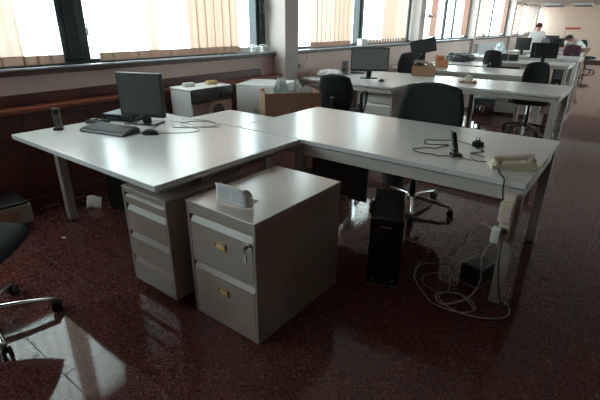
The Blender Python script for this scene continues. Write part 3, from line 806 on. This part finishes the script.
for i, (dx, dy, z, dm) in enumerate(((-.085,.02,.60,(.12,.20,.36)), (.06,.0,.60,(.13,.22,.34)), (.185,.02,.60,(.10,.20,.26)))):
    x_, y_ = in_box(dx, dy)
    crumple('plastic_bag', ['crumpled pale plastic bag, leftmost in the large cardboard box', 'crumpled pale plastic bag in the middle of the large cardboard box', 'crumpled pale plastic bag at the right inside the large cardboard box'][i],
            'bag', (x_, y_, z), dm, 'bag', seed=i+1, amp=.3)
x_, y_ = in_box(-.215,.02)
t = thing('folded_papers', 'bundle of folded white papers at the left inside the large cardboard box', 'papers', (x_, y_, .60), R(20))
for i in range(4):
    b = MB(); b.box(-.05,.07,-.01+i*.012,-.004+i*.012,0,.225-.012*i,.001, rot=.1*i); b.build('sheet', M['paper'], t)
b = MB(); b.box(-.26,.26,-.16,.16,0,.59,.004); tag(b.build('cardboard_carton', M['card'], None, (-2.84,3.56,.007), R(50)), 'closed inner carton holding up the bags in the large cardboard box', 'box')

# ------------------------------------------------------------------ window sill items and wall fittings
t = None
for i, yy in enumerate((4.02, 4.20, 4.38)):
    t = thing('plastic_tray', ['small white slotted plastic tray on the sill, farthest from the pillar', 'small white slotted plastic tray on the sill, middle of three', 'small white slotted plastic tray on the sill, nearest the pillar'][i], 'tray', (-3.925, yy, 1.1005), R(3*i-3), group='white trays on the window sill')
    b = MB(); b.box(-.045,.045,-.075,.075,0,.012,.004); b.box(-.045,.045,-.075,.075,.055,.067,.005)
    for q in range(4): b.box(-.04,.04,-.068+q*.042,-.056+q*.042,.012,.056)
    b.build('rack', M['whiteplastic'], t)
    b = MB(); b.tube([(-.03,-.06,.067),(-.02,-.02,.085),(.0,.02,.086),(.03,.06,.068)], .008, n=8); b.build('curved_lid', M['white'], t)
t = thing('paper_cup_box', 'white box with crumpled paper on the sill under the dark window post', 'box', (-3.925, 6.95, 1.1005), R(5))
b = MB(); b.box(-.05,.05,-.12,.06,0,.11,.006); b.build('box', M['whiteplastic'], t)
b = MB(); b.lathe((0,.115,0), [(.035,0),(.045,.09),(.04,.092)], n=18); b.build('cup', M['paper'], t)
t = thing('wall_socket', 'grey wall socket with plugs just past the nearest pillar', 'socket', (XW, 5.08, .88), 0)
b = MB(); b.box(0,.012,-.04,.04,-.04,.04,.003); b.build('plate', M['midgrey'], t)
b = MB(); b.box(.012,.05,-.03,.03,-.02,.03,.006); b.build('plug', M['black'], t)
cable('thin grey wire looping down the wall from sill to socket', [(-3.905,5.02,1.04),(-3.915,4.96,.95),(-3.915,5.0,.86),(-3.89,5.07,.84),(-3.90,5.22,.88),(-3.91,5.30,.98),(-3.90,5.28,1.04)], r=.004, m='midgrey')
b = MB(); b.tube([(-3.71,9.26,1.60),(-3.67,9.16,1.59),(-3.65,9.07,1.60),(-3.66,9.04,1.65)], .009, n=6); b.tube([(-3.71,9.24,1.60),(-3.66,9.32,1.59),(-3.64,9.38,1.60),(-3.65,9.41,1.65)], .009, n=6)
b.box(-3.712,-3.70,9.24,9.34,1.57,1.64,.003)
tag(b.build('wall_bracket', M['black']), 'small black two-armed bracket on the second pillar', 'bracket')
b = MB()
for k_ in range(14):
    b.box(-3.90,-3.80,13.45+k_*.20,13.60+k_*.20,.0 if k_ in (1,12) else .12,.90,.01)
b.box(-3.91,-3.79,13.42,16.25,.90,.94,.005)
tag(b.build('radiator', M['white']), 'white column radiator under the windows past the third pillar', 'radiator')

# ------------------------------------------------------------------ floor things at the left
t = thing('equipment_trolley', 'low beige box on casters by the wooden wall casing at the far left', 'trolley', (-3.52,.93,0), R(-6))
b = MB(); b.box(-.17,.16,-.22,.20,.06,.20,.008); b.build('case', M['cab'], t)
b = MB(); b.box(-.16,.15,-.21,.19,.20,.225,.006); b.build('lid', M['black'], t)
b = MB(); b.box(.161,.168,-.14,.12,.09,.17,.003); b.build('front_plate', M['card'], t)
for sx in (-.13,.12):
    for sy in (-.17,.15):
        b = MB(); b.cyl((sx,sy-.012,.025),(sx,sy+.012,.025),.025,n=14); b.cyl((sx,sy,.03),(sx,sy,.062),.007,n=8); b.build('caster', M['black'], t)
t = thing('floor_computer', 'dark desktop computer case on the floor beneath the left desk', 'computer', (-3.20,1.92,0), R(8))
b = MB(); b.box(-.10,.10,-.23,.22,.012,.40,.008); b.build('case', M['black'], t)
b = MB(); b.box(-.101,.101,-.245,-.228,.012,.402,.008); b.build('front_panel', M['black'], t)
b = MB(); b.box(-.09,.09,-.22,.20,0,.013); b.build('feet', M['black'], t)
b = MB(); b.grid(lambda u,v: Vector((-.06+.12*u, -.02+.05*v, .02+.09*v+.01*math.sin(u*5))), 8, 4, thick=.002)
tag(b.build('paper_scrap', M['paper'], None, (-3.36,1.58,-.016), R(40)), 'crumpled white scrap leaning on the dark case under the left desk', 'paper')
b = MB(); b.box(-.012,.012,-.008,.008,0,.004,.001); tag(b.build('paper_chip', M['paper'], None, (-3.02,1.16,0), .4), 'tiny white chip of paper on the floor at the left', 'litter')
cable('black cable lying along the foot of the wooden wall casing', [(-3.66,1.05,.008),(-3.58,1.22,.008),(-3.64,1.40,.008),(-3.50,1.62,.008),(-3.40,1.80,.008),(-3.44,2.05,.008)], r=.007, m='cableblack')

# waste bin behind the long desk
t = thing('waste_bin', 'dark grey round waste bin on the floor behind the long desk', 'bin', (-1.66,3.72,0), 0)
b = MB(); b.lathe((0,0,0), [(.10,0),(.105,.01),(.135,.30),(.138,.31),(.128,.31),(.098,.015)], n=28); b.build('bucket', M['bingrey'], t)
b = MB(); b.lathe((0,0,0), [(.137,.298),(.142,.302),(.142,.314),(.137,.318),(.128,.314)], n=28); b.build('rim', M['black'], t)

# ------------------------------------------------------------------ second row desk
crumple('cloth_bundle', 'heap of pale cloth and cables on the window end of the second-row desk', 'cloth', (-3.60,5.45,ZT), (.34,.40,.11), 'paper', seed=9, amp=.22)
t = thing('desk_telephone', 'dark telephone behind the pale cloth heap on the second-row desk', 'telephone', (-3.50,6.12,ZT), R(20))
b = MB(); b.prism([(-.09,0),(-.09,.02),(.08,.05),(.09,0)], 'X', -.10, .10); b.build('body', M['darkgrey'], t)
b = MB(); b.tube([(-.07,-.08,.05),(-.07,0,.06),(-.07,.08,.07)], .018, n=8); b.build('handset', M['black'], t)
t = thing('loudspeaker', 'small grey loudspeaker at the left edge of the grey-screened monitor', 'loudspeaker', (-3.56,5.82,ZT), R(20))
b = MB(); b.box(-.045,.045,-.05,.05,0,.20,.008); b.build('case', M['midgrey'], t)
b = MB(); b.cyl((0,-.052,.07),(0,-.049,.07),.032,n=20); b.cyl((0,-.052,.15),(0,-.049,.15),.018,n=16); b.build('cones', M['darkgrey'], t)
t = thing('tape_dispenser', 'beige tape dispenser lying on the aisle desk of the second row', 'tape dispenser', (-1.76,6.02,ZT), R(12))
b = MB(); b.prism([(-.11,0),(-.12,.02),(-.06,.03),(-.05,.012),(.05,.012),(.06,.035),(.10,.03),(.11,0)], 'Y', -.045, .045); b.build('body', M['card'], t)
b = MB(); b.lathe((0,0,.052), [(.020,-.03),(.05,-.03),(.05,.03),(.020,.03)], n=24, axis='Y'); b.build('tape_roll', M['ivory'], t)
CB2 = carton('small open cardboard box with a crumpled sheet on the second-row desk', (-2.57,6.46,ZT), R(22), .34, .22, .13, 'cardin', flaps=(0,0,0,0))
t = MB(); t.grid(lambda u,v: Vector((-.15+.32*u, -.06+.12*v, .10+.16*math.sin(PI*(.25+.6*u))*.9*(1-u*.45)-.05*v+.008*math.sin(u*17+v*5))), 14, 8, thick=.002)
tag(t.build('crumpled_sheet', M['paper'], None, (-2.57,6.46,ZT+.01), R(22)), 'crumpled grey-white sheet standing in the small cardboard box', 'paper')
t = thing('orange_carton', 'orange cardboard carton behind the small cardboard box', 'box', (-2.86,8.02,ZT), R(15))
b = MB(); b.box(-.11,.11,-.08,.08,0,.13,.004); b.build('body', M['orange'], t)
b = MB(); b.box(-.12,.02,-.05,.06,.13,.20,.01, rot=.4); b.build('crumpled_flap', M['orange'], t)
t = thing('transport_box', 'brown wooden box under the second-row desk beside a desk leg', 'box', (-2.0,6.05,0), R(2))
b = MB(); b.box(-.14,.14,-.2,.2,0,.56,.004); b.build('body', M['brownbox'], t)
b = MB(); b.box(-.15,.15,-.21,.21,.56,.585,.004); b.build('lid', M['card'], t)
t = thing('floor_case', 'blue-grey flat metal case on small feet under the third-row desk', 'case', (-2.03,8.42,0), R(2))
b = MB(); b.box(-.26,.26,-.17,.17,.09,.22,.008); b.build('case', M['bluegrey'], t)
for sx in (-.2,.2):
    for sy in (-.12,.12):
        b = MB(); b.cyl((sx,sy,0),(sx,sy,.09),.022,n=12); b.build('foot', M['black'], t)
b = MB(); b.box(-.24,-.16,-.175,-.169,.17,.20,.002); b.build('catch', M['chrome'], t)
crumple('rubbish_bag', 'dark grey plastic rubbish bag beside the bright desk near the windows', 'bag', (-3.08,9.62,ZT), (.55,.40,.20), 'darkbag', seed=4, amp=.4)
crumple('plastic_bag', 'white plastic bag standing on the far desk near the radiator', 'bag', (-2.86,12.0,ZT), (.26,.24,.34), 'bag', seed=6, amp=.35)
for i, (x_, y_, a_) in enumerate(((-3.35,11.6,.3), (-3.15,11.8,-.2), (-3.5,11.9,.1))):
    b = MB(); b.grid(lambda u,v: Vector((-.12+.24*u,-.16+.32*v,.002+.05*u*u*v)), 6, 6, thick=.0015)
    tag(b.build('paper_sheet', M['paper'], None, (x_, y_, ZT), a_), ['curled white sheet nearest on the desk by the radiator', 'curled white sheet on the aisle side of the desk by the radiator', 'curled white sheet at the window side of the desk by the radiator'][i], 'paper', 'sheets on the desk by the radiator')
for i, x_ in enumerate((-2.42, -2.20)):
    t = thing('storage_crate', ['small black crate on the dark-panelled desk, nearer the windows', 'small black crate on the dark-panelled desk, nearer the aisle'][i], 'crate', (x_, 10.55, ZT), .05*i)
    b = MB(); b.box(-.09,.09,-.09,.09,0,.012); b.box(-.09,.09,-.09,-.08,0,.13); b.box(-.09,.09,.08,.09,0,.13); b.box(-.09,-.08,-.09,.09,0,.13); b.box(.08,.09,-.09,.09,0,.13); b.build('tub', M['black'], t)
    b = MB(); b.box(-.095,.095,-.095,.095,.13,.14,.003); b.build('lid', M['brownbox'], t)
# under the aisle desk
t = thing('tower_computer', 'black tower computer with grey front on the floor below the widest black monitor', 'computer', (-1.27,10.42,0), R(4))
b = MB(); b.box(-.10,.10,-.20,.22,.25,.66,.006); b.build('case', M['darkgrey'], t)
b = MB(); b.box(-.095,.095,-.215,-.20,.26,.65,.006); fr = b.build('front_panel', M['black'], t)
for k_ in range(3):
    b = MB(); b.box(-.07,.07,-.218,-.214,.57-k_*.06,.61-k_*.06,.002); b.build('drive_bay', M['midgrey'], fr)
b = MB(); b.box(-.13,.13,-.22,.24,0,.248,.006); tag(b.build('computer_stand', M['frame'], None, (-1.27,10.42,0), R(4)), 'low grey box that lifts the grey-fronted tower off the floor', 'stand')
t = thing('plastic_bottle', 'clear plastic bottle standing beside the grey-fronted tower', 'bottle', (-1.47,10.1,.0), 0)
b = MB(); b.box(-.08,.06,-.06,.12,0,.358,.006); tag(b.build('storage_box', M['white'], None, (-1.49,10.1,0)), 'white box on the floor carrying the clear plastic bottle', 'box')
b = MB(); b.lathe((0,0,.36), [(.03,0),(.036,.01),(.036,.15),(.014,.20),(.014,.22)], n=18); b.build('bottle', M['bag'], t)
b = MB(); b.lathe((0,0,.58), [(.016,0),(.016,.02)], n=14); b.build('cap', M['bluelight'], t)
# far desk bits
t = thing('desk_fan', 'pale desk fan on the far desk between the two people', 'fan', (-2.36,15.0,ZT), R(20))
b = MB(); b.lathe((0,0,.26), [(.02,-.03),(.11,-.03),(.125,0),(.11,.03),(.02,.03)], n=24, axis='Y'); b.build('fan_cage', M['midgrey'], t)
b = MB(); b.lathe((0,0,0), [(.08,0),(.08,.012),(.015,.03),(.013,.20)], n=18); b.build('stand', M['whiteplastic'], t)
t = thing('printer', 'white office printer on the far desk in front of the end wall', 'printer', (-2.85,14.98,ZT), R(5))
b = MB(); b.box(-.20,.20,-.16,.16,0,.16,.015); b.build('body', M['whiteplastic'], t)
b = MB(); b.box(-.15,.15,.02,.10,.15,.25,.006); b.build('paper_tray', M['paper'], t)
t = thing('desk_lamp', 'red desk lamp with a long horizontal shade near the end wall', 'lamp', (-2.25,17.72,ZT), R(0))
b = MB(); b.lathe((0,0,0), [(.08,0),(.08,.015),(.012,.03)], n=18); b.build('base', M['red'], t)
b = MB(); b.tube([(0,0,.02),(-.02,0,.30),(.02,0,.62)], .009, n=8); b.build('pole', M['red'], t)
b = MB(); b.prism([(-.05,.60),(-.03,.66),(.03,.66),(.05,.60)], 'X', -.02, .42); b.build('lamp_shade', M['red'], t)

# fluorescent fittings on the far ceiling
for i, (x_, y_) in enumerate(((-3.25,20.9), (-2.25,20.9))):
    t = thing('ceiling_light', ['louvred ceiling light nearer the windows at the far end', 'louvred ceiling light nearer the aisle at the far end'][i], 'ceiling light', (x_, y_, LOW), 0, 'louvred ceiling lights')
    b = MB(); b.box(-.31,.31,-.6,.6,-.06,-.0,.004); b.build('housing', M['white'], t)
    b = MB()
    for q in range(9): b.box(-.29,.29,-.56+q*.14,-.54+q*.14,-.085,-.06)
    for q in range(4): b.box(-.29+q*.19,-.28+q*.19,-.58,.58,-.085,-.06)
    b.build('louvre', M['midgrey'], t)

# ------------------------------------------------------------------ people
def skin_mesh(name, verts, edges, radii, m, parent, sub=2, smooth=True):
    me = bpy.data.meshes.new(name); me.from_pydata([Vector(v) for v in verts], edges, []); 
    o = bpy.data.objects.new(name, me); COL.objects.link(o)
    sk = o.modifiers.new('s', 'SKIN')
    for i, r in enumerate(radii):
        rr = r if isinstance(r, tuple) else (r, r)
        me.skin_vertices[0].data[i].radius = rr
    me.skin_vertices[0].data[0].use_root = True
    su = o.modifiers.new('u', 'SUBSURF'); su.levels = sub; su.render_levels = sub
    dg = bpy.context.evaluated_depsgraph_get(); dg.update()
    me2 = bpy.data.meshes.new_from_object(o.evaluated_get(dg)); o.modifiers.clear(); o.data = me2
    me2.materials.clear(); me2.materials.append(m)
    for p in me2.polygons: p.use_smooth = True
    o.parent = parent
    return o
def person(label, loc, rz, J, hair, legs_m):
    """J: joints in the figure's own axes, facing -y"""
    t = thing('person', label, 'person', loc, rz)
    names = ['pelvis','belly','chest','neck','headb','head','shl','ell','wrl','shr','elr','wrr','hpl','knl','anl','tol','hpr','knr','anr','tor']
    E_ = [(0,1),(1,2),(2,3),(3,4),(4,5),(2,6),(6,7),(7,8),(2,9),(9,10),(10,11),(0,12),(12,13),(13,14),(14,15),(0,16),(16,17),(17,18),(18,19)]
    rad = [(.15,.11),(.13,.10),(.155,.105),.055,.075,.095,.06,.045,.03,.06,.045,.03,.09,.06,.04,.035,.09,.06,.04,.035]
    V = [Vector(J[n]) for n in names]; R_ = list(rad)
    for w_, e_ in ((8,7),(11,10)):                     # palm and five fingers on each wrist
        d = (V[w_]-V[e_]).normalized(); side = d.cross(Vector((0,0,1)))
        side = side.normalized() if side.length > .1 else Vector((1,0,0))
        V.append(V[w_]+d*.06); R_.append(.028); p = len(V)-1; E_.append((w_,p))
        for k, L_ in enumerate((.05,.065,.07,.065,.05)):
            off = side*(k-2)*.018
            base_ = V[p]+off+d*.02 if k else V[w_]+side*-.045+d*.03
            V.append(base_); R_.append(.009); q = len(V)-1; E_.append((p if k else w_, q))
            V.append(base_+d*L_*.6); R_.append(.008); E_.append((q, q+1))
            V.append(base_+d*L_+Vector((0,0,-.012))); R_.append(.007); E_.append((q+1, q+2))
    body = skin_mesh('body', V, E_, R_, M['skin'], t, 1)
    # clothes: slightly larger skins over the same joints
    si = [1,0,2,6,7,9,10]
    sv = [J['belly'],J['pelvis'],J['chest'],J['shl'],J['ell'],J['shr'],J['elr'],J['neck']]
    skin_mesh('shirt', sv, [(0,1),(0,2),(2,3),(3,4),(2,5),(5,6),(2,7)], [(.15,.12),(.165,.125),(.175,.125),.078,.062,.078,.062,.06], M['shirt'], t, 2)
    tv = [J['pelvis'],J['hpl'],J['knl'],J['anl'],J['hpr'],J['knr'],J['anr']]
    skin_mesh('trousers', tv, [(0,1),(1,2),(2,3),(0,4),(4,5),(5,6)], [(.165,.125),.105,.08,.06,.105,.08,.06], legs_m, t, 2)
    for a_, b_ in (('anl','tol'), ('anr','tor')):
        p, q = Vector(J[a_]), Vector(J[b_])
        s = MB(); s.tube([p+Vector((0,.03,-.03)), (p+q)/2+Vector((0,0,-.025)), q], lambda k: .045-.012*k, n=10); s.build('shoe', M['shoe'], t)
    hb, hd, up = Vector(J['headb']), Vector(J['head']), (Vector(J['head'])-Vector(J['headb'])).normalized()
    fwd = Vector(J['face']).normalized(); rt = fwd.cross(up).normalized()
    c = (hb+hd)/2 + up*.02
    s = MB(); r = bmesh.ops.create_icosphere(s.bm, subdivisions=3, radius=1.)
    for v in r['verts']:
        q = v.co.copy()
        v.co = c + up*.03 - fwd*.018 + (rt*q.x*.098 + fwd*q.y*.105 + up*q.z*.11)
    kill = [v for v in s.bm.verts if (v.co-c).dot(fwd) > .02 and (v.co-c).dot(up) < .055]
    bmesh.ops.delete(s.bm, geom=kill, context='VERTS'); s._fin(s.bm.faces, hair, True); s.build('hair', None, t)
    s = MB()
    for q in (-1, 1):
        s.lathe(c + fwd*.085 + rt*q*.032 + up*.005, [(.004,-.004),(.011,0),(.004,.004)], n=10)
    s.tube([c+fwd*.088+up*.01, c+fwd*.112-up*.018, c+fwd*.09-up*.028], .010, n=8)
    s.tube([c+fwd*.088-up*.052-rt*.022, c+fwd*.094-up*.054, c+fwd*.088-up*.052+rt*.022], .006, n=6)
    s.build('face_features', M['skin'], t)
    return t
person('standing person in a white shirt with reddish hair, facing the camera beyond the monitors', (-2.88,16.55,0), R(10),
   dict(pelvis=(0,0,.82), belly=(0,-.01,.97), chest=(0,-.03,1.12), neck=(0,-.03,1.27), headb=(0,-.05,1.33), head=(0,-.05,1.41), face=(0,-1,-.1),
        shl=(-.17,-.03,1.20), ell=(-.22,-.03,.96), wrl=(-.15,-.20,.84), shr=(.17,-.03,1.20), elr=(.23,-.02,.96), wrr=(.15,-.20,.85),
        hpl=(-.09,0,.76), knl=(-.10,-.02,.44), anl=(-.10,.02,.08), tol=(-.11,-.14,.03), hpr=(.09,0,.76), knr=(.10,-.02,.44), anr=(.10,.02,.08), tor=(.11,-.14,.03)),
   M['redhair'], M['darkcloth'])
person('dark-haired person in white shirt and tan trousers bending over a far desk', (-1.52,16.15,0), R(-38),
   dict(pelvis=(0,0,.80), belly=(0,-.13,.91), chest=(0,-.31,1.0), neck=(0,-.42,1.05), headb=(0,-.49,1.06), head=(0,-.56,1.09), face=(0,-.7,-.7),
        shl=(-.17,-.33,1.01), ell=(-.24,-.46,.88), wrl=(-.20,-.66,.80), shr=(.17,-.33,1.01), elr=(.24,-.46,.88), wrr=(.18,-.66,.80),
        hpl=(-.09,0,.74), knl=(-.10,-.03,.42), anl=(-.10,.03,.08), tol=(-.11,-.13,.03), hpr=(.09,0,.74), knr=(.10,-.03,.42), anr=(.10,.05,.08), tor=(.11,-.11,.03)),
   M['hair'], M['trousers'])

# ------------------------------------------------------------------ daylight
W = bpy.data.worlds.new('World'); SC.world = W; W.use_nodes = True
nt = W.node_tree; bg = nt.nodes['Background']
tc = nt.nodes.new('ShaderNodeTexCoord'); sp = nt.nodes.new('ShaderNodeSeparateXYZ'); nt.links.new(tc.outputs['Generated'], sp.inputs['Vector'])
rp = nt.nodes.new('ShaderNodeValToRGB'); e = rp.color_ramp.elements
e[0].position = .42; e[0].color = (.42,.44,.44,1); e[1].position = .52; e[1].color = (.82,.96,1.0,1)
mr = nt.nodes.new('ShaderNodeMapRange'); mr.inputs['From Min'].default_value = -1; mr.inputs['From Max'].default_value = 1
nt.links.new(sp.outputs['Z'], mr.inputs['Value']); nt.links.new(mr.outputs['Result'], rp.inputs['Fac']); nt.links.new(rp.outputs['Color'], bg.inputs['Color'])
bg.inputs['Strength'].default_value = 6.5
l = bpy.data.lights.new('sky_portal', 'AREA'); l.shape = 'RECTANGLE'; l.size = 1.2; l.size_y = YF-8.7; l.cycles.is_portal = True
o = bpy.data.objects.new('sky_portal', l); COL.objects.link(o); o.location = (XR+.13, (YF+8.7)/2, 1.58); o.rotation_euler = (0, R(90), 0)
for k, (a, c) in enumerate(edges):                       # portals: only guide sampling of the sky through the window openings
    l = bpy.data.lights.new('sky_portal', 'AREA'); l.shape = 'RECTANGLE'; l.size = top(a)-1.13; l.size_y = c-a
    l.cycles.is_portal = True
    o = bpy.data.objects.new('sky_portal', l); COL.objects.link(o); o.location = (-4.17, (a+c)/2, (top(a)+1.13)/2); o.rotation_euler = (0, R(-90), 0)

# ------------------------------------------------------------------ camera
cam = bpy.data.cameras.new('camera'); co = bpy.data.objects.new('camera', cam); COL.objects.link(co); SC.camera = co
cam.sensor_width = 36.; cam.lens = 427/600*36.; cam.clip_end = 80.; cam.clip_start = .05
yaw, pitch, roll = R(-37.1), R(22.5), R(.5)
F = Vector((math.sin(yaw)*math.cos(pitch), math.cos(yaw)*math.cos(pitch), -math.sin(pitch)))
r0 = Vector((math.cos(yaw), -math.sin(yaw), 0)); u0 = r0.cross(F)
rr = r0*math.cos(roll) + u0*math.sin(roll); uu = -r0*math.sin(roll) + u0*math.cos(roll)
mtx = Matrix((rr, uu, -F)).transposed().to_4x4(); mtx.translation = (0, 0, 1.45); co.matrix_world = mtx

vs = SC.view_settings
vs.view_transform = 'Standard'; vs.look = 'None'; vs.exposure = .85; vs.gamma = 1.; vs.use_curve_mapping = False
cy = SC.cycles
cy.max_bounces = 10; cy.diffuse_bounces = 6; cy.glossy_bounces = 5; cy.transmission_bounces = 6; cy.transparent_max_bounces = 12
cy.use_denoising = True; cy.sample_clamp_indirect = 8.; cy.caustics_reflective = False; cy.caustics_refractive = False
